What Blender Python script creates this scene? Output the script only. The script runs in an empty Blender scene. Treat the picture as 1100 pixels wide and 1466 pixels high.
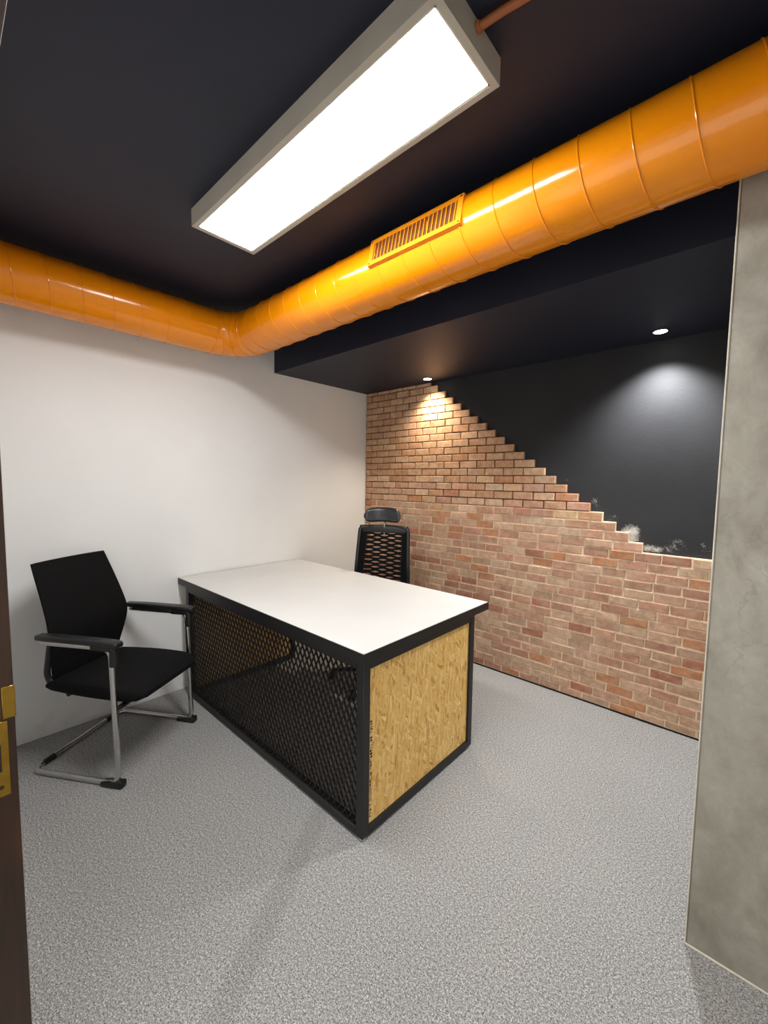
import bpy, bmesh, math, random
from mathutils import Vector, Matrix

# ------------------------------------------------------------------ camera
W_PX, H_PX, F_PX = 1100.0, 1466.0, 590.75
YAW, PITCH, ROLL = 0.739996, 0.0744107, 0.0130661
CAM = Vector((0.0, 0.0, 1.5))
FW = Vector((-math.sin(YAW) * math.cos(PITCH), math.cos(YAW) * math.cos(PITCH), -math.sin(PITCH)))
_r = Vector((math.cos(YAW), math.sin(YAW), 0.0))
_u = _r.cross(FW)
RT = _r * math.cos(ROLL) + _u * math.sin(ROLL)
UP = _u * math.cos(ROLL) - _r * math.sin(ROLL)
scene = bpy.context.scene
COL = scene.collection
cam_data = bpy.data.cameras.new('camera')
cam_data.sensor_fit = 'HORIZONTAL'
cam_data.sensor_width = 36.0
cam_data.lens = F_PX * 36.0 / W_PX
cam_data.clip_start = 0.02
cam = bpy.data.objects.new('camera', cam_data)
COL.objects.link(cam)
cam.matrix_world = Matrix(((RT.x, UP.x, -FW.x, CAM.x), (RT.y, UP.y, -FW.y, CAM.y), (RT.z, UP.z, -FW.z, CAM.z), (0, 0, 0, 1)))
scene.camera = cam

# ------------------------------------------------------------------ world, exposure
world = bpy.data.worlds.new('world')
world.use_nodes = True
world.node_tree.nodes['Background'].inputs[0].default_value = (1.0, 0.97, 0.93, 1)
world.node_tree.nodes['Background'].inputs[1].default_value = 0.75
scene.world = world
vs = scene.view_settings
vs.view_transform = 'Standard'
vs.look = 'None'
vs.gamma = 1.0
vs.use_curve_mapping = False
vs.exposure = 1.4
PANEL_EMIT = 17.0
SPOT_WARM = 27.0
SPOT_COOL = 62.0

# ------------------------------------------------------------------ helpers
rnd = random.Random(7)


def lin(r, g, b):
    def f(c):
        c /= 255.0
        return c / 12.92 if c <= 0.04045 else ((c + 0.055) / 1.055) ** 2.4
    return (f(r), f(g), f(b), 1.0)


class NT:
    """small node-tree helper"""
    def __init__(self, name):
        self.m = bpy.data.materials.new(name)
        self.m.use_nodes = True
        self.t = self.m.node_tree
        self.b = self.t.nodes['Principled BSDF']

    def n(self, typ, **kw):
        nd = self.t.nodes.new(typ)
        for k, v in kw.items():
            setattr(nd, k, v)
        return nd

    def l(self, a, b):
        self.t.links.new(a, b)

    def coord(self, kind='Object', scale=(1, 1, 1), rot=(0, 0, 0)):
        if kind == 'World':
            src = self.n('ShaderNodeNewGeometry').outputs['Position']
        else:
            src = self.n('ShaderNodeTexCoord').outputs[kind]
        mp = self.n('ShaderNodeMapping')
        mp.inputs['Scale'].default_value = scale
        mp.inputs['Rotation'].default_value = rot
        self.l(src, mp.inputs['Vector'])
        return mp.outputs[0]

    def noise(self, vec, scale, detail=4, rough=0.55, dist=0.0):
        nd = self.n('ShaderNodeTexNoise')
        nd.inputs['Scale'].default_value = scale
        nd.inputs['Detail'].default_value = detail
        nd.inputs['Roughness'].default_value = rough
        nd.inputs['Distortion'].default_value = dist
        self.l(vec, nd.inputs['Vector'])
        return nd.outputs['Fac']

    def ramp(self, fac, stops, interp='LINEAR'):
        nd = self.n('ShaderNodeValToRGB')
        cr = nd.color_ramp
        cr.interpolation = interp
        while len(cr.elements) < len(stops):
            cr.elements.new(0.5)
        for e, (p, c) in zip(cr.elements, stops):
            e.position = p
            e.color = c if not isinstance(c, (int, float)) else (c, c, c, 1)
        self.l(fac, nd.inputs[0])
        return nd.outputs[0]

    def mix(self, fac, a, b, mode='MIX'):
        nd = self.n('ShaderNodeMix', data_type='RGBA', blend_type=mode)
        for sock, v in ((nd.inputs['Factor'], fac), (nd.inputs['A'], a), (nd.inputs['B'], b)):
            if isinstance(v, (int, float, tuple)):
                sock.default_value = v
            else:
                self.l(v, sock)
        return nd.outputs['Result']

    def math(self, op, a, b=None, clamp=False):
        nd = self.n('ShaderNodeMath', operation=op, use_clamp=clamp)
        for i, v in enumerate((a, b)):
            if v is None:
                continue
            if isinstance(v, (int, float)):
                nd.inputs[i].default_value = v
            else:
                self.l(v, nd.inputs[i])
        return nd.outputs[0]

    def bump(self, h, strength=0.3, dist=0.002):
        nd = self.n('ShaderNodeBump')
        nd.inputs['Strength'].default_value = strength
        nd.inputs['Distance'].default_value = dist
        self.l(h, nd.inputs['Height'])
        self.l(nd.outputs[0], self.b.inputs['Normal'])

    def base(self, c):
        if isinstance(c, tuple):
            self.b.inputs['Base Color'].default_value = c
        else:
            self.l(c, self.b.inputs['Base Color'])

    def set(self, rough=0.5, metal=0.0, spec=0.5):
        self.b.inputs['Roughness'].default_value = rough
        self.b.inputs['Metallic'].default_value = metal
        self.b.inputs['Specular IOR Level'].default_value = spec
        return self


MAT = {}


def simple(name, col, rough=0.5, metal=0.0, spec=0.5, var=0.12, nscale=6.0, bump=0.0, bscale=200.0):
    t = NT(name).set(rough, metal, spec)
    v = t.coord('Object')
    f = t.noise(v, nscale)
    dark = tuple(c * (1 - var) for c in col[:3]) + (1,)
    lite = tuple(min(1, c * (1 + var)) for c in col[:3]) + (1,)
    t.base(t.ramp(f, [(0.3, dark), (0.7, lite)]))
    if bump:
        t.bump(t.noise(v, bscale, 2), bump, 0.001)
    MAT[name] = t.m
    return t


# --- surfaces
t = NT('white_paint').set(0.75, 0, 0.25)
v = t.coord('World')
c = t.ramp(t.noise(v, 1.3, 5), [(0.3, lin(232, 233, 232)), (0.7, lin(239, 240, 239))])
sep = t.n('ShaderNodeSeparateXYZ'); t.l(v, sep.inputs[0])
low = t.math('MULTIPLY', t.ramp(sep.outputs[2], [(0.0, 1.0), (0.16, 0.0)]), t.ramp(t.noise(v, 9, 5), [(0.5, 0), (0.68, 1)]))
c = t.mix(t.math('MULTIPLY', low, 0.5), c, lin(188, 176, 150))
t.base(c)
t.bump(t.noise(v, 60, 4), 0.08, 0.002)
MAT['white_paint'] = t.m

t = NT('carpet').set(0.95, 0, 0.1)
v = t.coord('World')
f1 = t.noise(v, 260, 2, 0.6)
f2 = t.noise(v, 120, 3, 0.7)
f3 = t.noise(v, 1.6, 4)
c = t.ramp(t.math('ADD', t.math('MULTIPLY', f1, 0.62), t.math('MULTIPLY', f2, 0.38)),
           [(0.36, lin(78, 78, 79)), (0.46, lin(136, 136, 135)), (0.54, lin(166, 165, 163)), (0.64, lin(220, 218, 214))])
c = t.mix(1.0, c, t.ramp(f3, [(0.3, 0.93), (0.7, 1.0)]), 'MULTIPLY')
# faint darker straight band across the carpet colour, with ragged edges
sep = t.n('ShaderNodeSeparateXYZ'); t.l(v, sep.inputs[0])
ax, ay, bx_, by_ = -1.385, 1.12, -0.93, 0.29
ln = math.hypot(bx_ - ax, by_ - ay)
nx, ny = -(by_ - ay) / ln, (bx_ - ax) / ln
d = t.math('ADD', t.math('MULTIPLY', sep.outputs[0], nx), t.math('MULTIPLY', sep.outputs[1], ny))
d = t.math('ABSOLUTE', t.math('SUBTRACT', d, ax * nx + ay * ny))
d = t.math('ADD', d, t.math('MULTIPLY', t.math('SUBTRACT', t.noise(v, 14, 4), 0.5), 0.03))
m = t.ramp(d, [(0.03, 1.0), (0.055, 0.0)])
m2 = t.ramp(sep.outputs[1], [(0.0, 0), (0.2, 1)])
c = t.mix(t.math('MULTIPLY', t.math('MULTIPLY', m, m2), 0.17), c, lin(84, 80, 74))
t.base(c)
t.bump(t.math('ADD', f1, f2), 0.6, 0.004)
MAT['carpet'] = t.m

t = NT('black_paint').set(0.55, 0, 0.35)
v = t.coord('World')
t.base(t.ramp(t.noise(v, 2.2, 5), [(0.3, lin(27, 31, 44)), (0.7, lin(33, 37, 51))]))
t.bump(t.noise(v, 45, 4), 0.15, 0.003)
MAT['black_paint'] = t.m

# black wall with plaster scuffs left along the top of the brickwork
t = NT('black_wall_paint').set(0.6, 0, 0.3)
v = t.coord('World')
c = t.ramp(t.noise(v, 2.5, 5), [(0.3, lin(35, 35, 37)), (0.7, lin(43, 43, 45))])
sep = t.n('ShaderNodeSeparateXYZ'); t.l(v, sep.inputs[0])
tot = None
for (sx, sz, rx, rz, amp) in ((-0.60, 1.19, .07, .075, 1.0), (-0.49, 1.105, .09, .035, .8), (-0.36, 1.13, .075, .07, .5),
                              (-0.81, 1.37, .06, .06, .42), (-0.20, 1.14, .08, .06, .28), (-1.0, 1.52, .05, .04, .25), (-0.70, 1.28, .05, .05, .4)):
    dx = t.math('DIVIDE', t.math('SUBTRACT', sep.outputs[0], sx), rx)
    dz = t.math('DIVIDE', t.math('SUBTRACT', sep.outputs[2], sz), rz)
    r2 = t.math('ADD', t.math('MULTIPLY', dx, dx), t.math('MULTIPLY', dz, dz))
    g = t.math('MULTIPLY', t.math('SUBTRACT', 1.0, r2, True), amp)
    tot = g if tot is None else t.math('MAXIMUM', tot, g)
rag = t.math('ADD', t.math('MULTIPLY', t.noise(v, 16, 6, 0.7), 0.75), t.math('MULTIPLY', t.noise(v, 110, 4, 0.7), 0.5))
msk = t.ramp(t.math('ADD', t.math('MULTIPLY', tot, 0.75), t.math('MULTIPLY', t.math('SUBTRACT', rag, 0.60), 1.9)), [(0.34, 0.0), (0.8, 0.9)])
msk = t.math('MULTIPLY', msk, t.ramp(tot, [(0.0, 0.0), (0.15, 1.0)]))
c = t.mix(msk, c, lin(200, 196, 188))
t.base(c)
t.bump(t.noise(v, 50, 4), 0.2, 0.003)
MAT['black_wall_paint'] = t.m

t = NT('concrete').set(0.6, 0, 0.35)
v = t.coord('World', (1, 1, 0.7))
a = t.noise(v, 2.6, 7, 0.62, 0.6)
b = t.noise(v, 9, 6, 0.65, 0.3)
c = t.ramp(a, [(0.28, lin(126, 122, 110)), (0.5, lin(150, 146, 133)), (0.72, lin(172, 168, 155))])
c = t.mix(0.5, c, t.ramp(b, [(0.3, lin(112, 106, 94)), (0.7, lin(176, 173, 162))]))
vor = t.n('ShaderNodeTexVoronoi', feature='DISTANCE_TO_EDGE')
vor.inputs['Scale'].default_value = 2.3
wv = t.n('ShaderNodeVectorMath', operation='ADD')
nz = t.n('ShaderNodeTexNoise'); nz.inputs['Scale'].default_value = 3.5; nz.inputs['Detail'].default_value = 6
t.l(v, nz.inputs['Vector'])
t.l(v, wv.inputs[0]); t.l(nz.outputs['Color'], wv.inputs[1]); t.l(wv.outputs[0], vor.inputs['Vector'])
crk = t.math('MULTIPLY', t.ramp(vor.outputs['Distance'], [(0.0, 1.0), (0.012, 0.0)]), t.ramp(t.noise(v, 1.9, 3), [(0.52, 0.0), (0.66, 0.28)]))
c = t.mix(crk, c, lin(92, 87, 77))
t.base(c)
t.bump(t.math('ADD', b, t.noise(v, 70, 4)), 0.18, 0.004)
MAT['concrete'] = t.m

# bricks take the colour of the object (separate bricks) or of the mesh (joined bricks)


def brick_mat(name, joined):
    t = NT(name).set(0.88, 0, 0.2)
    if joined:
        src = t.n('ShaderNodeAttribute', attribute_name='brick_col').outputs['Color']
    else:
        src = t.n('ShaderNodeObjectInfo').outputs['Color']
    v = t.coord('World')
    f = t.noise(v, 26, 6, 0.7, 0.4)
    c = t.mix(1.0, src, t.ramp(f, [(0.25, lin(188, 180, 176)), (0.75, (1, 1, 1, 1))]), 'MULTIPLY')
    haze = t.math('MULTIPLY', t.ramp(t.noise(v, 11, 6, 0.7), [(0.5, 0.0), (0.72, 1.0)]), 0.42)
    c = t.mix(haze, c, lin(202, 180, 154))
    t.base(c)
    t.bump(t.math('ADD', f, t.noise(v, 150, 4)), 0.35, 0.003)
    MAT[name] = t.m


brick_mat('brick_clay', False)
brick_mat('brick_clay_joined', True)
simple('mortar_tan', lin(124, 92, 66), 0.95, 0, 0.1, 0.2, 20, 0.3, 120)
simple('mortar_pale', lin(222, 200, 172), 0.95, 0, 0.1, 0.18, 14, 0.3, 120)

# --- objects
t = NT('orange_enamel').set(0.17, 0, 0.5)
v = t.coord('Object')
t.base(t.ramp(t.noise(v, 5), [(0.3, lin(226, 132, 4)), (0.7, lin(231, 139, 6))]))
t.bump(t.noise(v, 9, 3), 0.05, 0.01)
MAT['orange_enamel'] = t.m
simple('vent_enamel', lin(230, 140, 12), 0.4)
simple('lamp_housing', lin(176, 172, 160), 0.45, 0.0, 0.5, 0.06)
t = NT('lamp_diffuser').set(0.5)
t.base((1, 1, 1, 1))
t.b.inputs['Emission Color'].default_value = (1.0, 0.995, 0.985, 1)
t.b.inputs['Emission Strength'].default_value = PANEL_EMIT
MAT['lamp_diffuser'] = t.m
for nm, colr in (('spot_lens_warm', (1.0, 0.86, 0.68, 1)), ('spot_lens_cool', (0.95, 0.98, 1.0, 1))):
    t = NT(nm).set(0.4)
    t.base((1, 1, 1, 1))
    t.b.inputs['Emission Color'].default_value = colr
    t.b.inputs['Emission Strength'].default_value = 6.0
    MAT[nm] = t.m
simple('conduit_paint', lin(160, 92, 48), 0.55)
simple('white_laminate', lin(210, 210, 208), 0.4, 0, 0.5, 0.03, 3)
simple('black_steel', lin(19, 19, 20), 0.45, 0, 0.5, 0.15, 30, 0.1, 300)
simple('black_plastic', lin(22, 21, 23), 0.42, 0, 0.5, 0.1, 20)
simple('black_fabric', lin(13, 13, 14), 0.9, 0, 0.2, 0.25, 60, 0.4, 700)
simple('black_leather', lin(40, 41, 45), 0.3, 0, 0.6, 0.1, 30, 0.1, 300)
simple('chrome', lin(205, 205, 203), 0.16, 1.0, 0.5, 0.02)
simple('nylon_grey', lin(60, 60, 63), 0.5)
simple('ink', lin(48, 36, 22), 0.9, 0, 0.1, 0.2, 90)
simple('clear_plastic', lin(178, 178, 174), 0.25)
simple('brass', lin(156, 124, 50), 0.34, 1.0, 0.5, 0.2, 30)
simple('dark_hole', lin(40, 24, 10), 0.9)
simple('plaster_bead', lin(208, 202, 188), 0.7, 0, 0.3, 0.12, 25)
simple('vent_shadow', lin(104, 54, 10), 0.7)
simple('base_gap', lin(30, 26, 23), 0.9)

t = NT('door_wood').set(0.35, 0, 0.5)
v = t.coord('World', (18, 18, 1.1))
f = t.noise(v, 3, 6, 0.6, 1.2)
t.base(t.ramp(f, [(0.3, lin(32, 18, 7)), (0.55, lin(50, 29, 11)), (0.75, lin(66, 40, 16))]))
t.bump(f, 0.1, 0.002)
MAT['door_wood'] = t.m

t = NT('osb_board').set(0.6, 0, 0.3)
cs = None
for i, (rot, sc, off) in enumerate(((0.2, (1, 66, 11), 0), (0.6, (1, 46, 12), 3), (-0.25, (1, 78, 12), 7), (-0.8, (1, 60, 14), 11), (0.05, (1, 90, 12), 5))):
    v = t.coord('Object', (1, 1, 1), (rot, 0, 0))
    mp = t.n('ShaderNodeMapping'); mp.inputs['Scale'].default_value = sc; mp.inputs['Location'].default_value = (off, off * 1.7, off * .3)
    nn = t.n('ShaderNodeTexNoise'); nn.inputs['Scale'].default_value = 9; t.l(v, nn.inputs['Vector'])
    ad = t.n('ShaderNodeVectorMath', operation='MULTIPLY_ADD')
    ad.inputs[1].default_value = (0.03, 0.03, 0.03)
    t.l(nn.outputs['Color'], ad.inputs[0]); t.l(v, ad.inputs[2])
    t.l(ad.outputs[0], mp.inputs['Vector'])
    vo = t.n('ShaderNodeTexVoronoi'); vo.inputs['Scale'].default_value = 1.3
    t.l(mp.outputs[0], vo.inputs['Vector'])
    sp = t.n('ShaderNodeSeparateXYZ'); t.l(vo.outputs['Color'], sp.inputs[0])
    grain = t.noise(mp.outputs[0], 3.5, 4)
    col = t.ramp(sp.outputs[0], [(0.0, lin(160, 106, 42)), (0.15, lin(222, 178, 104)), (0.6, lin(236, 198, 126)), (0.85, lin(252, 228, 170)), (1.0, lin(198, 146, 74))])
    col = t.mix(0.35, col, t.ramp(grain, [(0.3, lin(186, 134, 60)), (0.7, lin(250, 218, 148))]))
    cs = col if cs is None else t.mix(t.ramp(sp.outputs[1], [(0.5, 0.0), (0.54, 1.0)]), cs, col)
    if i == 0:
        hgt = sp.outputs[0]
t.base(t.mix(1.0, cs, (1.0, 0.96, 0.84, 1), 'MULTIPLY'))
t.bump(hgt, 0.2, 0.002)
MAT['osb_board'] = t.m


# ------------------------------------------------------------------ geometry helpers
def link(name, me, mat=None, parent=None, loc=None, rot=None, smooth=False):
    o = bpy.data.objects.new(name, me)
    COL.objects.link(o)
    if mat and me is not None and not me.materials:
        me.materials.append(MAT[mat])
    if parent is not None:
        o.parent = parent
    if loc is not None:
        o.location = loc
    if rot is not None:
        o.rotation_euler = rot
    if smooth:
        me.polygons.foreach_set('use_smooth', [True] * len(me.polygons))
        try:
            me.set_sharp_from_angle(angle=math.radians(38))
        except Exception:
            pass
    return o


def bm_mesh(bm, name):
    bmesh.ops.recalc_face_normals(bm, faces=bm.faces[:])
    me = bpy.data.meshes.new(name)
    bm.to_mesh(me)
    bm.free()
    return me


def bm_box(bm, lo, hi, bevel=0.0, segs=2, mtx=None):
    g = bmesh.ops.create_cube(bm, size=1.0)
    vs_ = g['verts']
    for q in vs_:
        q.co = Vector(((lo[i] + hi[i]) / 2 + q.co[i] * (hi[i] - lo[i]) for i in range(3)))
    if bevel > 0:
        es = list({e for q in vs_ for e in q.link_edges})
        r = bmesh.ops.bevel(bm, geom=es, offset=bevel, segments=segs, affect='EDGES', profile=0.5)
        vs_ = list({q for fc in r['faces'] for q in fc.verts} | {q for q in vs_ if q.is_valid})
    if mtx is not None:
        for q in vs_:
            q.co = mtx @ q.co
    return vs_


def box(name, lo, hi, mat, parent=None, bevel=0.0, segs=2, smooth=None):
    bm = bmesh.new()
    bm_box(bm, lo, hi, bevel, segs)
    return link(name, bm_mesh(bm, name), mat, parent, smooth=bevel > 0 if smooth is None else smooth)


def fillet(pts, r, n=7, closed=False):
    pts = [Vector(q) for q in pts]
    out = []
    N = len(pts)
    for i, q in enumerate(pts):
        if not closed and (i == 0 or i == N - 1):
            out.append(q)
            continue
        a, b = pts[i - 1], pts[(i + 1) % N]
        d1, d2 = (a - q), (b - q)
        l1, l2 = d1.length, d2.length
        d1.normalize(); d2.normalize()
        ang = d1.angle(d2)
        if ang > math.pi - 0.02:
            out.append(q)
            continue
        rr = r[i] if isinstance(r, (list, tuple)) else r
        k = min(rr / math.tan(ang / 2), l1 * .49, l2 * .49)
        rr = k * math.tan(ang / 2)
        bis = (d1 + d2).normalized()
        c_ = q + bis * (rr / math.sin(ang / 2))
        s, e = q + d1 * k - c_, q + d2 * k - c_
        tot = s.angle(e)
        axis = s.cross(e).normalized()
        for j in range(n + 1):
            out.append(c_ + Matrix.Rotation(tot * j / n, 3, axis) @ s)
    return out


def bm_tube(bm, pts, rad, sides=12, closed=False, ry=None, up0=None, caps=True):
    pts = [Vector(q) for q in pts]
    N = len(pts)
    rings = []
    nrm = None
    for i, q in enumerate(pts):
        if closed:
            tn = (pts[(i + 1) % N] - pts[i - 1]).normalized()
        else:
            tn = (pts[min(i + 1, N - 1)] - pts[max(i - 1, 0)]).normalized()
        if nrm is None:
            nrm = Vector(up0) if up0 else (Vector((0, 0, 1)) if abs(tn.z) < .9 else Vector((1, 0, 0)))
        nrm = (nrm - tn * nrm.dot(tn)).normalized()
        bn = tn.cross(nrm)
        rr = rad[i] if isinstance(rad, (list, tuple)) else rad
        r2 = rr if ry is None else ry
        rings.append([bm.verts.new(q + nrm * math.cos(2 * math.pi * k / sides) * rr + bn * math.sin(2 * math.pi * k / sides) * r2) for k in range(sides)])
    for i in range(N if closed else N - 1):
        a, b = rings[i], rings[(i + 1) % N]
        for k in range(sides):
            bm.faces.new((a[k], a[(k + 1) % sides], b[(k + 1) % sides], b[k]))
    if caps and not closed:
        bm.faces.new(rings[0][::-1]); bm.faces.new(rings[-1])


def tube(name, pts, rad, mat, parent=None, **kw):
    bm = bmesh.new()
    bm_tube(bm, pts, rad, **kw)
    return link(name, bm_mesh(bm, name), mat, parent, smooth=True)


def bm_lathe(bm, prof, sides=24, mtx=None):
    rings = []
    for r, z in prof:
        rings.append([bm.verts.new(Vector((r * math.cos(2 * math.pi * k / sides), r * math.sin(2 * math.pi * k / sides), z))) for k in range(sides)])
    for a, b in zip(rings, rings[1:]):
        for k in range(sides):
            bm.faces.new((a[k], a[(k + 1) % sides], b[(k + 1) % sides], b[k]))
    if prof[0][0] > 1e-6:
        bm.faces.new(rings[0][::-1])
    if prof[-1][0] > 1e-6:
        bm.faces.new(rings[-1])
    bmesh.ops.remove_doubles(bm, verts=[q for rg in rings for q in rg], dist=1e-6)
    if mtx is not None:
        for rg in rings:
            for q in rg:
                if q.is_valid:
                    q.co = mtx @ q.co


def lathe(name, prof, mat, parent=None, loc=None, rot=None, sides=24):
    bm = bmesh.new()
    bm_lathe(bm, prof, sides)
    return link(name, bm_mesh(bm, name), mat, parent, loc, rot, smooth=True)


def struct(o, label, cat):
    o['kind'] = 'structure'
    o['label'] = label
    o['category'] = cat
    return o


def thing(name, label, cat, loc=(0, 0, 0), rotz=0.0, group=None):
    o = bpy.data.objects.new(name, None)
    COL.objects.link(o)
    o.empty_display_size = 0.1
    o.location = loc
    o.rotation_euler = (0, 0, rotz)
    o['label'] = label
    o['category'] = cat
    if group:
        o['group'] = group
    return o


# ------------------------------------------------------------------ room shell
XL, XR, YB, ZC = -2.98, 0.62, 3.0, 2.62      # left wall, right wall, back wall, ceiling
ZS, YS = 2.365, 1.92                          # soffit underside, soffit front
YF0, YF1 = -0.10, 0.093                       # entry wall
COLX, COLY = -0.096, 1.6                      # concrete pier edge
struct(box('floor', (XL - .1, -1.8, -.1), (XR + .1, YB + .1, 0), 'carpet'), 'speckled grey carpet floor with a faint darker band', 'floor')
struct(box('ceiling', (XL - .1, YF0, ZC), (XR + .1, YB + .1, ZC + .1), 'black_paint'), 'matt black painted ceiling above the orange duct', 'ceiling')
struct(box('soffit', (XL, YS, ZS), (COLX, YB, ZC), 'black_paint'), 'dropped black soffit with two downlights above the brick wall', 'soffit')
struct(box('wall_left', (XL - .1, YF0, 0), (XL, YB + .1, ZC), 'white_paint'), 'plain white painted wall behind the visitor chair', 'wall')
wall_back = struct(box('wall_back', (XL, YB, 0), (XR + .1, YB + .1, ZC), 'black_wall_paint'), 'black painted wall with stepped red brick facing below', 'wall')
pier = struct(box('concrete_pier', (COLX, COLY, 0), (XR, YB, ZC), 'concrete', bevel=.004, segs=1), 'bare grey concrete pier at the right end of the brickwork', 'pier')
struct(box('wall_right', (XR, YF0, 0), (XR + .1, YB, ZC), 'white_paint'), 'white side wall out of view beside the doorway', 'wall')
DX0, DX1 = -1.10, 0.16
bm = bmesh.new()
bm_box(bm, (XL, YF0, 0), (DX0 - .04, YF1 - .012, ZC))
bm_box(bm, (DX1 + .04, YF0, 0), (XR, YF1 - .012, ZC))
bm_box(bm, (DX0 - .04, YF0, 2.14), (DX1 + .04, YF1 - .012, ZC))
struct(link('wall_front', bm_mesh(bm, 'wall_front'), 'white_paint'), 'white entry wall around the doorway', 'wall')
tube('corner_bead', [(COLX - .0015, COLY - .0015, 0.0), (COLX - .0015, COLY - .0015, ZC)], .002, 'plaster_bead', pier, sides=6)
tube('floor_joint', [(COLX, COLY - .002, .003), (XR, COLY - .002, .003)], .0035, 'plaster_bead', pier, sides=6)

# door frame with brass strike plate
door = thing('door_1', 'dark brown wooden door jamb with a brass strike plate', 'door frame', (DX0, 0, 0))
door['kind'] = 'structure'
box('jamb', (-.04, YF0 - .01, 0), (0, YF1, 2.10), 'door_wood', door, .003)
box('jamb', (DX1 - DX0, YF0 - .01, 0), (DX1 - DX0 + .04, YF1, 2.10), 'door_wood', door, .003)
box('head_jamb', (-.04, YF0 - .01, 2.10), (DX1 - DX0 + .04, YF1, 2.14), 'door_wood', door, .003)
box('door_stop', (0, YF0 + .03, 0), (.014, YF0 + .07, 2.10), 'door_wood', door, .002)
sp_ = box('strike_plate', (0, .040, .852), (.0025, .081, 1.008), 'brass', door, .001, 1)
box('strike_lip', (0, .074, 1.012), (.0028, .0945, 1.078), 'brass', sp_, .001, 1)
box('bolt_hole', (.0015, .056, .905), (.003, .069, .962), 'dark_hole', sp_, .0003, 1)
lathe('screw', [(0, 0), (.0045, 0), (.004, .0012), (0, .0016)], 'dark_hole', sp_, (.0025, .0665, .872), (0, math.pi / 2, 0), 12)

# ------------------------------------------------------------------ brick facing
CH, BP = 0.0598, 0.158
YFACE = 2.972
base = box('base_gap', (XL, 2.975, 0), (COLX, YB, .012), 'base_gap', wall_back)


def row_right(n):
    return COLX if n <= 18 else -0.525 - 0.079 * (n - 19)


bm = bmesh.new()
for n in range(1, 41):
    top = min(n * CH, ZS)
    bm_box(bm, (XL, YFACE + .013 if n > 22 else YFACE + .007, (n - 1) * CH if n > 1 else .012), (row_right(n) - .003, YB - .0005, top - (.002 if n >= 18 else 0)))
link('mortar_bed', bm_mesh(bm, 'mortar_bed'), 'mortar_tan', wall_back)
bm = bmesh.new()
for n in range(1, 23):
    bm_box(bm, (max(XL, -2.9), YFACE + .0035, (n - 1) * CH + (.0 if n > 1 else .012)), (row_right(n) - .002, YB - .001, n * CH - (.001 if n >= 18 else 0)))
link('pointing', bm_mesh(bm, 'pointing'), 'mortar_pale', wall_back)


def brick_mesh(seed):
    r = random.Random(seed)
    bm = bmesh.new()
    bm_box(bm, (-.5, -.5, -.5), (.5, .5, .5))
    for q in bm.verts:
        q.co.x *= .148; q.co.y *= .024; q.co.z *= .0525
        q.co.x += r.uniform(-.0022, .0022); q.co.z += r.uniform(-.0016, .0016)
        if q.co.y < 0:
            q.co.y += r.uniform(-.0015, .0015)
    es = [e for e in bm.edges if min(q.co.y for q in e.verts) < 0]
    bmesh.ops.bevel(bm, geom=es, offset=.0028, segments=1, affect='EDGES')
    me = bm_mesh(bm, 'brick')
    return me


brick_meshes = [brick_mesh(100 + i) for i in range(10)]
PAL_UP = [(214, 172, 138), (209, 165, 130), (218, 178, 144), (206, 160, 124), (213, 170, 137)]
PAL_LOW = [(216, 174, 148), (211, 166, 140), (220, 182, 154), (203, 156, 132), (216, 178, 148), (224, 190, 160), (211, 166, 138)]


def brick_col(n, r):
    f = min(1, max(0, (n - 19) / 8.0))
    if r.random() < f:
        c = PAL_UP[r.randrange(5)]
        if r.random() < .05:
            c = (222, 186, 148)
    else:
        c = PAL_LOW[r.randrange(7)]
        k = r.random()
        if k < .09:
            c = (208, 150, 112)
        elif k < .17:
            c = (192, 136, 112)
        elif k < .24:
            c = (224, 192, 162)
    j = r.uniform(.95, 1.05)
    return lin(*[min(255, x * j) for x in c])


def px(pt):
    d_ = Vector(pt) - CAM
    z = d_.dot(FW)
    return 550 + F_PX * d_.dot(RT) / z, 733 - F_PX * d_.dot(UP) / z


def hidden(pt):
    pt = Vector(pt)
    d_ = pt - CAM
    if pt.x > COLX * pt.y / COLY:
        return True
    lo, hi = Vector((XL, 1.13, 0)), Vector((-1.13, 2.13, .81))
    t0, t1 = 0, 1
    for i in range(3):
        a, b = (lo[i] - CAM[i]) / d_[i], (hi[i] - CAM[i]) / d_[i]
        if a > b:
            a, b = b, a
        t0, t1 = max(t0, a), min(t1, b)
    return t0 < t1


specs = []
rb = random.Random(21)
for n in range(1, 41):
    z0, z1 = (n - 1) * CH, min(n * CH, ZS)
    if n == 1:
        z0 = .012
    xr = row_right(n)
    lim = -0.525 - 0.079 * (n - 19)
    jit = .015 if n <= 20 else .002
    x1 = lim
    while x1 > xr + BP:
        x1 -= BP
    while x1 < xr - .01:
        x1 += BP
    x1 = lim if n > 18 else x1
    x1 = x1 if n > 18 else x1 + rb.uniform(0, .03)
    first = True
    while x1 > XL + .012:
        x0 = x1 - BP + rb.uniform(-jit, jit)
        a, b = max(x0, XL), min(x1, xr)
        if b - a > .02:
            specs.append((n, a, b, z0, z1, rb.randrange(10), brick_col(n, rb), rb.uniform(-.004, .0003) if n <= 22 else rb.uniform(-.001, .001), rb.uniform(-.012, .012) if n <= 20 else 0))
        x1 = x0
ranked = []
for i, s in enumerate(specs):
    n, a, b, z0, z1 = s[:5]
    cpt = ((a + b) / 2, YFACE, (z0 + z1) / 2)
    if hidden(cpt):
        continue
    p0, p1 = px((a, YFACE, z0)), px((b, YFACE, z0))
    p2 = px((a, YFACE, z1))
    ranked.append((abs((p1[0] - p0[0]) * (p2[1] - p0[1])), i))
ranked.sort(reverse=True)
single = {i for _, i in ranked[:300]}
bmj = bmesh.new()
lay = bmj.loops.layers.color.new('brick_col')
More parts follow.
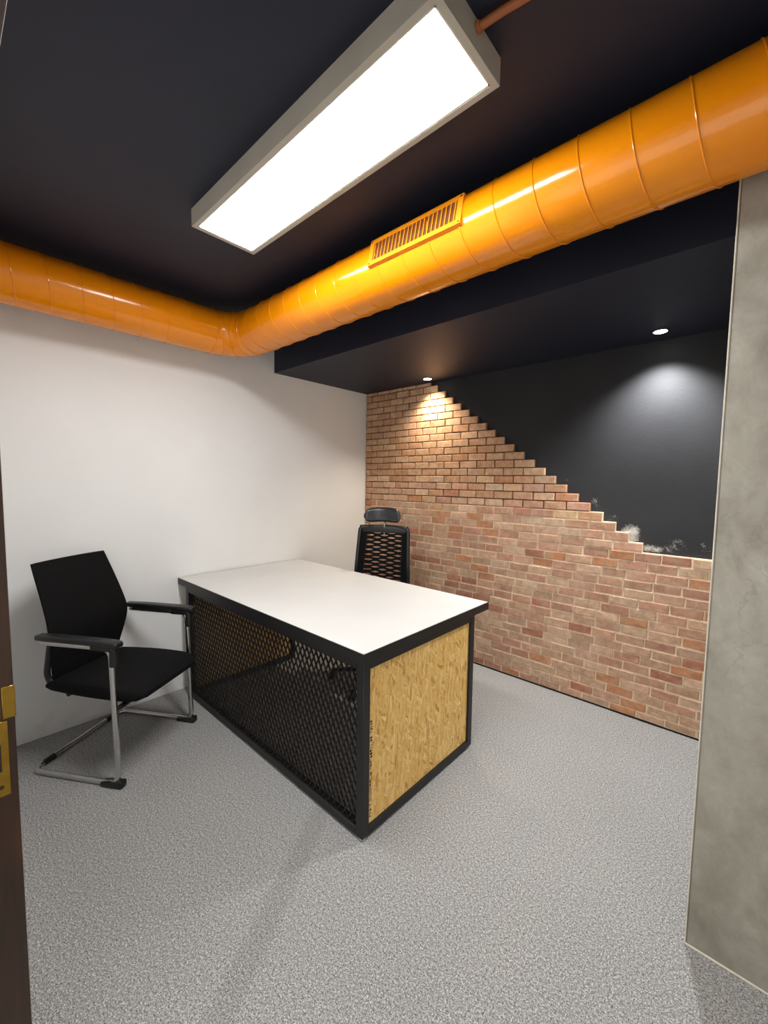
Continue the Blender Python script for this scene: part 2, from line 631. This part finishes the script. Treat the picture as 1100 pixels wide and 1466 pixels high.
for i, (n, a, b, z0, z1, mi, colr, dy, tilt) in enumerate(specs):
    low_ = n <= 20
    gap = .009 if low_ else .0075
    M = Matrix.Translation(((a + b) / 2, YFACE + .012 + dy, (z0 + z1) / 2)) @ Matrix.Rotation(tilt * .6, 4, 'Y') @ Matrix.Diagonal(((b - a - gap) / .148, 1, (z1 - z0 - (.0076 if low_ else .0072)) / .0525, 1))
    if i in single:
        o = link('brick', brick_meshes[mi], 'brick_clay', wall_back)
        o.matrix_local = M
        o.color = colr
    else:
        tmp = bmesh.new()
        tmp.from_mesh(brick_meshes[mi])
        tmp.transform(M)
        mp_ = {}
        for q in tmp.verts:
            mp_[q] = bmj.verts.new(q.co)
        for fc in tmp.faces:
            nf = bmj.faces.new([mp_[q] for q in fc.verts])
            for lp in nf.loops:
                # byte colour layers are stored in sRGB: encode the linear colour
                lp[lay] = [12.92 * x if x <= .0031308 else 1.055 * x ** (1 / 2.4) - .055 for x in colr[:3]] + [1]
        tmp.free()
o = link('further_bricks', bm_mesh(bmj, 'further_bricks'), 'brick_clay_joined', wall_back)
o['kind'] = 'stuff'

# ------------------------------------------------------------------ ceiling light
lamp = thing('ceiling_light', 'long rectangular white LED panel light in a grey frame on the black ceiling', 'ceiling light', (-1.2, .924, 2.55))
hx, hy = .6225, .143
bm = bmesh.new()
w = .018
for lo, hi in (((-hx, -hy, 0), (hx, -hy + w, .07)), ((-hx, hy - w, 0), (hx, hy, .07)), ((-hx, -hy + w, 0), (-hx + w, hy - w, .07)), ((hx - w, -hy + w, 0), (hx, hy - w, .07)), ((-hx + w, -hy + w, .03), (hx - w, hy - w, .07))):
    bm_box(bm, lo, hi)
link('housing', bm_mesh(bm, 'housing'), 'lamp_housing', lamp)
bm = bmesh.new()
for lo, hi in (((-hx + w, -hy + w, .001), (hx - w, -hy + w + .005, .012)), ((-hx + w, hy - w - .005, .001), (hx - w, hy - w, .012)), ((-hx + w, -hy + w, .001), (-hx + w + .005, hy - w, .012)), ((hx - w - .005, -hy + w, .001), (hx - w, hy - w, .012))):
    bm_box(bm, lo, hi)
link('inner_trim', bm_mesh(bm, 'inner_trim'), 'plaster_bead', lamp)
box('diffuser', (-hx + w + .005, -hy + w + .005, .004), (hx - w - .005, hy - w - .005, .01), 'lamp_diffuser', lamp)
cd = thing('cable_conduit', 'thin orange-brown conduit entering the end of the panel light', 'conduit', (-.577, .945, 2.606))
tube('pipe', fillet([(0, 0, -.006), (.06, .012, .0), (.14, .028, .002), (.5, .1, .002), (1.19, .2, .002)], .1, 5), .0095, 'conduit_paint', cd, sides=12)
lathe('gland', [(0, 0), (.013, 0), (.013, .006), (.011, .009), (0, .009)], 'conduit_paint', cd, (0.001, 0, -.006), (0, math.pi / 2, 0), 16)

# ------------------------------------------------------------------ downlights


def downlight(x, y, warm, label):
    d_ = thing('downlight', label, 'downlight', (x, y, ZS), group='recessed downlights in the soffit')
    lathe('trim_ring', [(.034, -.004), (.044, -.004), (.046, 0), (.046, .0), (.034, .0), (.034, -.004)], 'black_plastic', d_, sides=32)
    lathe('lens', [(0, -.007), (.028, -.0065), (.0335, -.004), (.034, -.0005), (0, -.0005)], 'spot_lens_warm' if warm else 'spot_lens_cool', d_, sides=32)
    ld = bpy.data.lights.new('downlight_beam', 'SPOT')
    ld.energy = SPOT_WARM if warm else SPOT_COOL
    ld.color = (1.0, .84, .64) if warm else (.97, .985, 1.0)
    ld.spot_size = math.radians(120 if warm else 116)
    ld.spot_blend = 1.0 if warm else .85
    ld.shadow_soft_size = .03
    lo = bpy.data.objects.new('downlight_beam', ld)
    COL.objects.link(lo)
    lo.parent = d_
    lo.location = (0, 0, -.02)
    return d_


downlight(-2.13, 2.855, True, 'warm recessed downlight over the top of the brick steps')
downlight(-.475, 2.815, False, 'cool white recessed downlight shining on the black wall by the pier')

# ------------------------------------------------------------------ orange air duct
DR, DZ = .136, 2.45
DY0, DX = 1.46, -2.685
BR = .215
duct = thing('air_duct', 'glossy orange spiral air duct bending along two sides of the ceiling', 'air duct', (DX, DY0, 0))


def pipe_mesh(L):
    bm = bmesh.new()
    bm_tube(bm, [(L * i / 24, 0, 0) for i in range(25)], DR, 64, caps=True)
    return bm_mesh(bm, 'pipe')


PITCH_D = .1372


def helix_turn(dirn):
    bm = bmesh.new()
    pp = []
    for k in range(65):
        th = 2 * math.pi * k / 64
        pp.append((PITCH_D * (th / (2 * math.pi) - .25), (DR + .0004) * math.cos(th), (DR + .0004) * math.sin(th)))
    bm_tube(bm, pp, .0026, 6, up0=(1, 0, 0))
    return bm_mesh(bm, 'seam')


turn_me = helix_turn(1)
bm = bmesh.new()
bm_tube(bm, [(0.0, (DR + .0005) * math.cos(2 * math.pi * k / 64), (DR + .0005) * math.sin(2 * math.pi * k / 64)) for k in range(64)], .003, 6, closed=True)
ring_me = bm_mesh(bm, 'seam')
run_x = link('long_run', pipe_mesh(XR - DX - BR), 'orange_enamel', duct, (BR, 0, DZ), smooth=True)
run_y = link('side_run', pipe_mesh(DY0 - YF1 - BR + .01), 'orange_enamel', duct, (0, -BR, DZ), (0, 0, -math.pi / 2), smooth=True)
for xs in [-.078 - .1372 * k for k in range(-4, 19)]:
    if xs < DX + BR + .05 or xs > XR - .11:
        continue
    link('seam', turn_me, 'orange_enamel', run_x, (xs - DX - BR, 0, 0), smooth=True)
for ys in [.381 + .134 * k for k in range(-2, 7)]:
    if ys < DY0 - BR - .11:
        link('seam', turn_me, 'orange_enamel', run_y, (DY0 - BR - ys, 0, 0), smooth=True)
# elbow
bm = bmesh.new()
pts = [(BR - BR * math.cos(a), -BR + BR * math.sin(a), 0) for a in [math.pi / 2 * k / 20 for k in range(21)]]
bm_tube(bm, pts, DR, 64, caps=False)
elbow = link('elbow', bm_mesh(bm, 'elbow'), 'orange_enamel', duct, (0, 0, DZ), smooth=True)
for k, a in enumerate([0.02, math.pi / 8 * 1, math.pi / 4, math.pi * 3 / 8, math.pi / 2 - .02]):
    link('seam', ring_me, 'orange_enamel', elbow, (BR - BR * math.cos(a), -BR + BR * math.sin(a), 0), (0, 0, math.pi / 2 - a), smooth=True)
# vent grille on the duct
gr = bpy.data.objects.new('vent_grille', None)
COL.objects.link(gr)
gr.parent = duct
GA = math.radians(12)
gr.location = (-1.082 - DX, -(DR - .008) * math.cos(GA), DZ + (DR - .008) * math.sin(GA))
gr.rotation_euler = (math.radians(90) - GA, 0, 0)     # local z points out of the duct, local y upward
gw, gh = .232, .058
bm = bmesh.new()
bw = .019
for lo, hi in (((-gw, -gh, -.02), (gw, -gh + bw, .012)), ((-gw, gh - bw, -.02), (gw, gh, .012)), ((-gw, -gh + bw, -.02), (-gw + bw + .004, gh - bw, .012)), ((gw - bw - .004, -gh + bw, -.02), (gw, gh - bw, .012))):
    bm_box(bm, lo, hi)
link('grille_frame', bm_mesh(bm, 'grille_frame'), 'vent_enamel', gr)
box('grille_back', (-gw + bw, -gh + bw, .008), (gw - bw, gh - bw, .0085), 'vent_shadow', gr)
bm = bmesh.new()
bm_box(bm, (-.0035, -gh + bw, -.0005), (.0035, gh - bw, .0005), mtx=Matrix.Rotation(math.radians(0), 4, 'Y'))
slat_me = bm_mesh(bm, 'slat')
ns = 21
for k in range(ns):
    x = -gw + bw + .012 + (2 * (gw - bw) - .024) * k / (ns - 1)
    link('slat', slat_me, 'vent_enamel', gr, (x, 0, .0110), (0, math.radians(-18), 0))
for x, y in ((-gw + .009, -gh + .009), (gw - .009, -gh + .009), (-gw + .009, gh - .009), (gw - .009, gh - .009)):
    lathe('screw', [(0, 0), (.004, 0), (.0035, .0012), (0, .0016)], 'brass', gr, (x, y, .012), None, 10)

# ------------------------------------------------------------------ desk
DXL, DXRt, DYN, DYF, DZT = -2.975, -1.13, 1.13, 2.15, .81
desk = thing('office_desk', 'white topped desk with black steel frame, mesh front and strand board ends', 'desk', (DXRt, DYN, 0))
ox, oy = DXRt, DYN


def dbox(name, lo, hi, mat, par=desk, bevel=.0015, segs=1):
    return box(name, (lo[0] - ox, lo[1] - oy, lo[2]), (hi[0] - ox, hi[1] - oy, hi[2]), mat, par, bevel, segs)


L = .04
dbox('desktop', (DXL + .004, DYN + .004, .772), (DXRt - .004, DYF - .004, DZT), 'white_laminate', bevel=.001)
dbox('edge_band', (DXL, DYN, .766), (DXRt, DYN + .004, DZT - .0015), 'black_steel', bevel=.0005)
dbox('edge_band', (DXL, DYF - .004, .766), (DXRt, DYF, DZT - .0015), 'black_steel', bevel=.0005)
dbox('edge_band', (DXRt - .004, DYN + .004, .766), (DXRt, DYF - .004, DZT - .0015), 'black_steel', bevel=.0005)
dbox('edge_band', (DXL, DYN + .004, .766), (DXL + .004, DYF - .004, DZT - .0015), 'black_steel', bevel=.0005)
FX0, FX1, FY0, FY1 = -2.862, -1.136, 1.136, 2.005
ZB = .012
for x in (FX0, FX1 - L):
    for y in (FY0, FY1 - L):
        lg = dbox('leg', (x, y, ZB), (x + L, y + L, .770), 'black_steel')
        f_ = lathe('levelling_foot', [(0, 0), (.016, 0), (.017, .004), (.012, ZB), (0, ZB)], 'clear_plastic', lg, (x + L / 2 - ox, y + L / 2 - oy, 0), sides=16)
R_ = .036
dbox('top_rail', (FX0 + L, FY0, .734), (FX1 - L, FY0 + L, .770), 'black_steel')
dbox('top_rail', (FX0 + L, FY1 - L, .734), (FX1 - L, FY1, .770), 'black_steel')
dbox('bottom_rail', (FX0 + L, FY0, ZB), (FX1 - L, FY0 + L, ZB + R_), 'black_steel')
for x in (FX0, FX1 - L):
    dbox('top_rail', (x, FY0 + L, .734), (x + L, FY1 - L, .770), 'black_steel')
    dbox('bottom_rail', (x, FY0 + L, ZB), (x + L, FY1 - L, ZB + R_), 'black_steel')
    pn = dbox('end_panel', (x + .011, FY0 + L, ZB + R_), (x + .027 if x == FX0 else x + .029, FY1 - L, .734), 'osb_board')
    pn['label'] = 'strand board panel'
# printed marking up the edge of the near panel: small illegible ink characters
bm = bmesh.new()
rt = random.Random(5)
z = .075
xf = FX1 - L + .029 - ox
while z < .50:
    if rt.random() < .14:
        z += .012
        continue
    hgt = rt.uniform(.006, .010)
    y0 = FY0 + L + .012 - oy
    kind = rt.randrange(4)
    wv_ = .014
    if kind in (0, 1):
        bm_box(bm, (xf - .001, y0, z), (xf + .0004, y0 + wv_, z + .002))
    if kind in (1, 2):
        bm_box(bm, (xf - .001, y0, z + hgt - .002), (xf + .0004, y0 + wv_, z + hgt))
    if kind in (0, 2, 3):
        bm_box(bm, (xf - .001, y0 + rt.choice((0, .006, .0115)), z), (xf + .0004, y0 + .0025 + rt.choice((0, .006, .0115)), z + hgt))
    if kind == 3:
        bm_box(bm, (xf - .001, y0, z + hgt * .4), (xf + .0004, y0 + wv_, z + hgt * .4 + .002))
    z += hgt + .0045
link('printed_marking', bm_mesh(bm, 'printed_marking'), 'ink', pn)
# expanded metal screen
SW, LW = .0345, .064
bm = bmesh.new()
x0, x1, zz0, zz1 = FX0 + L - ox, FX1 - L - ox, ZB + R_, .734
nx_ = int((x1 - x0) / (SW / 2)) + 1
nz_ = int((zz1 - zz0) / (LW / 2)) + 1
ym = FY0 + .014 - oy


def strand(a, b):
    a, b = Vector(a), Vector(b)
    d_ = (b - a).normalized()
    s = Vector((d_.z, 0, -d_.x)) * .0031
    yv = Vector((0, .0044, 0))
    cs_ = [s - yv, s + yv * .6, -s + yv, -s - yv * .6]
    r0 = [bm.verts.new(a + q) for q in cs_]
    r1 = [bm.verts.new(b + q) for q in cs_]
    for k in range(4):
        bm.faces.new((r0[k], r0[(k + 1) % 4], r1[(k + 1) % 4], r1[k]))


for j in range(nz_):
    za, zb = zz0 + j * LW / 2, min(zz0 + (j + 1) * LW / 2, zz1)
    for i in range(nx_):
        if (i + j) % 2:
            continue
        xa = x0 + i * SW / 2
        for s in (-1, 1):
            xb = xa + s * SW / 2
            if x0 - .001 <= xb <= x1 + .001 and xa <= x1 + .001:
                strand((xa, ym, za), (xb, ym, zb))
o = link('mesh_screen', bm_mesh(bm, 'mesh_screen'), 'black_steel', desk)
o['label'] = 'black expanded metal mesh front'
o['kind'] = 'stuff'

# ------------------------------------------------------------------ visitor chair
CA = math.radians(32.5)
vc = thing('visitor_chair', 'black fabric visitor chair with chrome sled frame against the white wall', 'chair', (-2.378, .78, 0), CA - math.pi / 2)
hw = .28
path = [(hw, -.40, .690), (hw, -.012, .688), (hw, .006, .014), (hw, -.495, .014), (-hw, -.495, .014), (-hw, .006, .014), (-hw, -.012, .688), (-hw, -.40, .690)]
tube('frame', fillet(path, [0, .045, .05, .045, .045, .05, .045, 0], 8), .0145, 'chrome', vc, sides=16, ry=.0125)
tube('seat_crossbar', [(hw, -.004, .385), (-hw, -.004, .385)], .012, 'black_plastic', vc, sides=12)
tube('seat_crossbar', [(.22, -.33, .40), (-.22, -.33, .40)], .012, 'black_plastic', vc, sides=12)


def loft(name, rows, mat, parent, loc=None):
    bm = bmesh.new()
    rg = [[bm.verts.new(q) for q in r] for r in rows]
    n = len(rg[0])
    for a, b in zip(rg, rg[1:]):
        for k in range(n):
            bm.faces.new((a[k], a[(k + 1) % n], b[(k + 1) % n], b[k]))
    bm.faces.new(rg[0][::-1]); bm.faces.new(rg[-1])
    return link(name, bm_mesh(bm, name), mat, parent, loc, smooth=True)


def rrect(w_, h_, r, n=4):
    out = []
    for cx, cy, a0 in ((w_ - r, h_ - r, 0), (-w_ + r, h_ - r, 90), (-w_ + r, -h_ + r, 180), (w_ - r, -h_ + r, 270)):
        for k in range(n + 1):
            a = math.radians(a0 + 90 * k / n)
            out.append((cx + r * math.cos(a), cy + r * math.sin(a)))
    return out


for s in (1, -1):
    rows = []
    for y, zt, hh, ww in ((-.425, .716, .006, .016), (-.415, .716, .013, .023), (-.30, .718, .013, .026), (-.10, .717, .013, .027), (.0, .715, .013, .027), (.028, .711, .013, .026), (.036, .709, .010, .022)):
        rows.append([(s * hw + a, y, zt + b) for a, b in rrect(ww, hh, min(ww, hh) * .55, 3)])
    ar = loft('armrest', rows, 'black_plastic', vc)
    tube('arm_bracket', fillet([(s * hw, -.11, .692), (s * hw, .004, .692), (s * hw, .002, .605)], .022, 6), .0205, 'black_plastic', ar, sides=14, ry=.0185)
    # foot cap
    bm = bmesh.new()
    bm_box(bm, (s * hw - .021, -.085, 0), (s * hw + .021, .034, .034), .008, 2)
    for q in bm.verts:
        if q.co.z > .02 and q.co.y < -.03:
            q.co.z -= .010
    link('foot_cap', bm_mesh(bm, 'foot_cap'), 'black_plastic', vc, smooth=True)
    tube('rear_glide', [(s * .225, -.495, .0135), (s * .165, -.495, .0135)], .0155, 'black_plastic', vc, sides=12)
    # bracket from seat to back
    tube('back_bracket', fillet([(s * .205, -.20, .418), (s * .205, -.482, .425), (s * .212, -.425, .69)], .07, 8), .017, 'black_plastic', vc, sides=10, ry=.012)

# seat cushion
rows = []
for i in range(15):
    f = i / 14
    y = -.455 + .555 * f
    wid = .235 + .018 * math.sin(math.pi * min(1, f * .9))
    if f > .8:
        wid -= .05 * ((f - .8) / .2) ** 3
    zt = .462 + .006 * math.sin(math.pi * f) - (.018 * ((f - .82) / .18) ** 2 if f > .82 else 0)
    zb = .412 - .012 * f
    edge = 1.0
    if i in (0, 14):
        edge = .45
        y += .008 if i == 0 else -.004
    zm, hh = (zt + zb) / 2, (zt - zb) / 2 * edge
    rows.append([(a, y, zm + b + .006 * (1 - (a / .25) ** 2) * (b > 0)) for a, b in rrect(wid, hh, min(.022, hh * .95), 4)])
loft('seat', rows, 'black_fabric', vc)


# backrest: reclined, pinched at the bottom, widest at the lumbar
def lerp_tab(tab, z):
    for (z0, a), (z1, b) in zip(tab, tab[1:]):
        if z <= z1:
            k = (z - z0) / (z1 - z0)
            return a + (b - a) * k
    return tab[-1][1]


TF = [(.425, -.462), (.50, -.450), (.60, -.428), (.69, -.412), (.76, -.425), (.88, -.468), (1.058, -.540)]
TW = [(.425, .198), (.48, .206), (.60, .230), (.68, .243), (.72, .247), (.85, .236), (1.058, .218)]
bm = bmesh.new()
NZ, NX = 34, 16
front, backv = [], []
for j in range(NZ + 1):
    z = .425 + (1.058 - .425) * j / NZ
    zz = min(1.058, max(.425, z))
    f = (lerp_tab(TF, zz - .03) + lerp_tab(TF, zz) + lerp_tab(TF, zz + .03)) / 3 if .46 < zz < 1.02 else lerp_tab(TF, zz)
    wd = lerp_tab(TW, zz)
    ra, rb_ = [], []
    for i in range(NX + 1):
        u = -1 + 2 * i / NX
        wrap = .020 * (abs(u) ** 2.2)
        th = .013 * (1 - .55 * abs(u) ** 6) * (1 - .4 * (abs(2 * j / NZ - 1) ** 10))
        ra.append(bm.verts.new((u * wd, f + wrap + th, z)))
        rb_.append(bm.verts.new((u * wd, f + wrap - th, z)))
    front.append(ra); backv.append(rb_)
for j in range(NZ):
    for i in range(NX):
        bm.faces.new((front[j][i], front[j][i + 1], front[j + 1][i + 1], front[j + 1][i]))
        bm.faces.new((backv[j][i], backv[j + 1][i], backv[j + 1][i + 1], backv[j][i + 1]))
    for i in (0, NX):
        bm.faces.new((front[j][i], front[j + 1][i], backv[j + 1][i], backv[j][i]))
for j in (0, NZ):
    for i in range(NX):
        bm.faces.new((front[j][i], front[j][i + 1], backv[j][i + 1], backv[j][i]))
link('backrest', bm_mesh(bm, 'backrest'), 'black_fabric', vc, smooth=True)

# ------------------------------------------------------------------ office chair
OD = Vector((.47, -.88, 0)).normalized()
oc = thing('office_chair', 'black mesh swivel chair with headrest behind the desk', 'chair', (-2.075, 2.175, 0), math.atan2(OD.y, OD.x) - math.pi / 2)
lathe('base_hub', [(0, .055), (.035, .055), (.04, .075), (.036, .115), (.028, .12), (0, .12)], 'black_plastic', oc, sides=20)
lathe('gas_lift', [(0, .12), (.026, .12), (.026, .26), (.015, .262), (.015, .40), (0, .40)], 'black_plastic', oc, sides=20)
for k in range(5):
    a = math.radians(72 * k + 8)
    c_, s_ = math.cos(a), math.sin(a)
    sp2 = tube('base_spoke', [(c_ * r, s_ * r, z) for r, z in ((.03, .095), (.12, .088), (.22, .076), (.315, .066))], [.022, .02, .017, .014], 'black_plastic', oc, sides=10)
    bm = bmesh.new()
    for dd in (-.013, .013):
        M = Matrix.Translation((c_ * .315 - s_ * dd, s_ * .315 + c_ * dd, .027)) @ Matrix.Rotation(a, 4, 'Z') @ Matrix.Rotation(math.pi / 2, 4, 'X')
        bm_lathe(bm, [(0, -.009), (.023, -.009), (.027, -.006), (.027, .006), (.023, .009), (0, .009)], 18, M)
    bm_lathe(bm, [(0, .035), (.006, .035), (.006, .07), (0, .07)], 10, Matrix.Translation((c_ * .315, s_ * .315, 0)))
    link('caster', bm_mesh(bm, 'caster'), 'black_plastic', sp2, smooth=True)
box('seat_mechanism', (-.09, -.12, .39), (.09, .10, .43), 'black_plastic', oc, .008)
rows = []
for i in range(13):
    f = i / 12
    y = -.235 + .48 * f
    wid = .225 + .025 * math.sin(math.pi * f) ** .6
    zt, zb = .50 - (.03 * ((f - .75) / .25) ** 2 if f > .75 else 0), .43
    e = .45 if i in (0, 12) else 1
    zm, hh = (zt + zb) / 2, (zt - zb) / 2 * e
    rows.append([(a_, y, zm + b_) for a_, b_ in rrect(wid, hh, min(.03, hh * .95), 4)])
loft('seat', rows, 'black_fabric', oc)
# mesh back: rounded frame with wavy woven strands leaving lens-shaped slots
ZB0, ZB1 = .56, 1.135


def bw_(z):
    return .222 + (.198 - .222) * (z - ZB0) / (ZB1 - ZB0)


def bf_(z, u=0.0):
    k = (z - ZB0) / (ZB1 - ZB0)
    return -.245 + .03 * math.sin(math.pi * min(1, k * 1.3)) - .055 * k + .03 * u * u


fr = []
for z, u in ((ZB0, -.8), (ZB0, .8), (ZB0 + .1, 1), (.85, 1), (ZB1, 1), (ZB1 + .006, 0), (ZB1, -1), (.85, -1), (ZB0 + .1, -1)):
    fr.append((u * bw_(z), bf_(z, u), z))
tube('back_frame', fillet(fr, .035, 5, True), .014, 'black_plastic', oc, closed=True, sides=10, ry=.009)
bm = bmesh.new()
NS = 30
hh = (ZB1 - ZB0) / NS
for k in range(NS + 1):
    sgn = 1 if k % 2 else -1
    prev = None
    for i in range(49):
        u = -1 + 2 * i / 48
        zc = ZB0 + k * hh
        x = u * bw_(zc)
        amp = hh * .30 if abs(u) < .74 else 0.0
        ph = sgn * math.cos(u * math.pi * 3.5)
        z = zc + amp * ph
        # solid flanks either side, open slots in the middle
        th = hh * .41 if abs(u) < .74 else hh * .62
        y = bf_(zc, u)
        cur = [bm.verts.new((x, y + .003, z - th)), bm.verts.new((x, y + .003, z + th)), bm.verts.new((x, y - .003, z + th)), bm.verts.new((x, y - .003, z - th))]
        if prev:
            for q in range(4):
                bm.faces.new((prev[q], prev[(q + 1) % 4], cur[(q + 1) % 4], cur[q]))
        prev = cur
link('back_mesh', bm_mesh(bm, 'back_mesh'), 'black_fabric', oc)
box('top_bar', (-.188, bf_(ZB1) - .008, ZB1 - .045), (.188, bf_(ZB1) + .03, ZB1 + .002), 'black_plastic', oc, .008)
tube('back_spine', fillet([(0, -.10, .41), (0, -.29, .42), (0, -.285, .60), (0, -.262, .68)], .06, 6), .018, 'black_plastic', oc, sides=10, ry=.03)
tube('headrest_stem', fillet([(0, -.30, 1.08), (0, -.305, 1.17), (0, -.27, 1.225)], .03, 5), .011, 'chrome', oc, sides=10, ry=.018)
rows = []
for i in range(17):
    u = -1 + 2 * i / 16
    yy = -.262 + .055 * u * u
    zz = 1.238 - .012 * u * u
    e = math.sqrt(max(.03, 1 - abs(u) ** 7))
    rows.append([(u * .148, yy + a_ * .8, zz + b_) for a_, b_ in rrect(.034 * e, .058 * e, .03 * e, 4)])
loft('headrest', rows, 'black_leather', oc)
for s in (1, -1):
    post = tube('arm_post', fillet([(s * .20, -.02, .415), (s * .275, -.02, .42), (s * .285, -.03, .655)], .04, 6), .017, 'black_plastic', oc, sides=10)
    box('arm_pad', (s * .285 - .04, -.16, .655), (s * .285 + .04, .085, .685), 'black_plastic', post, .012, 3)
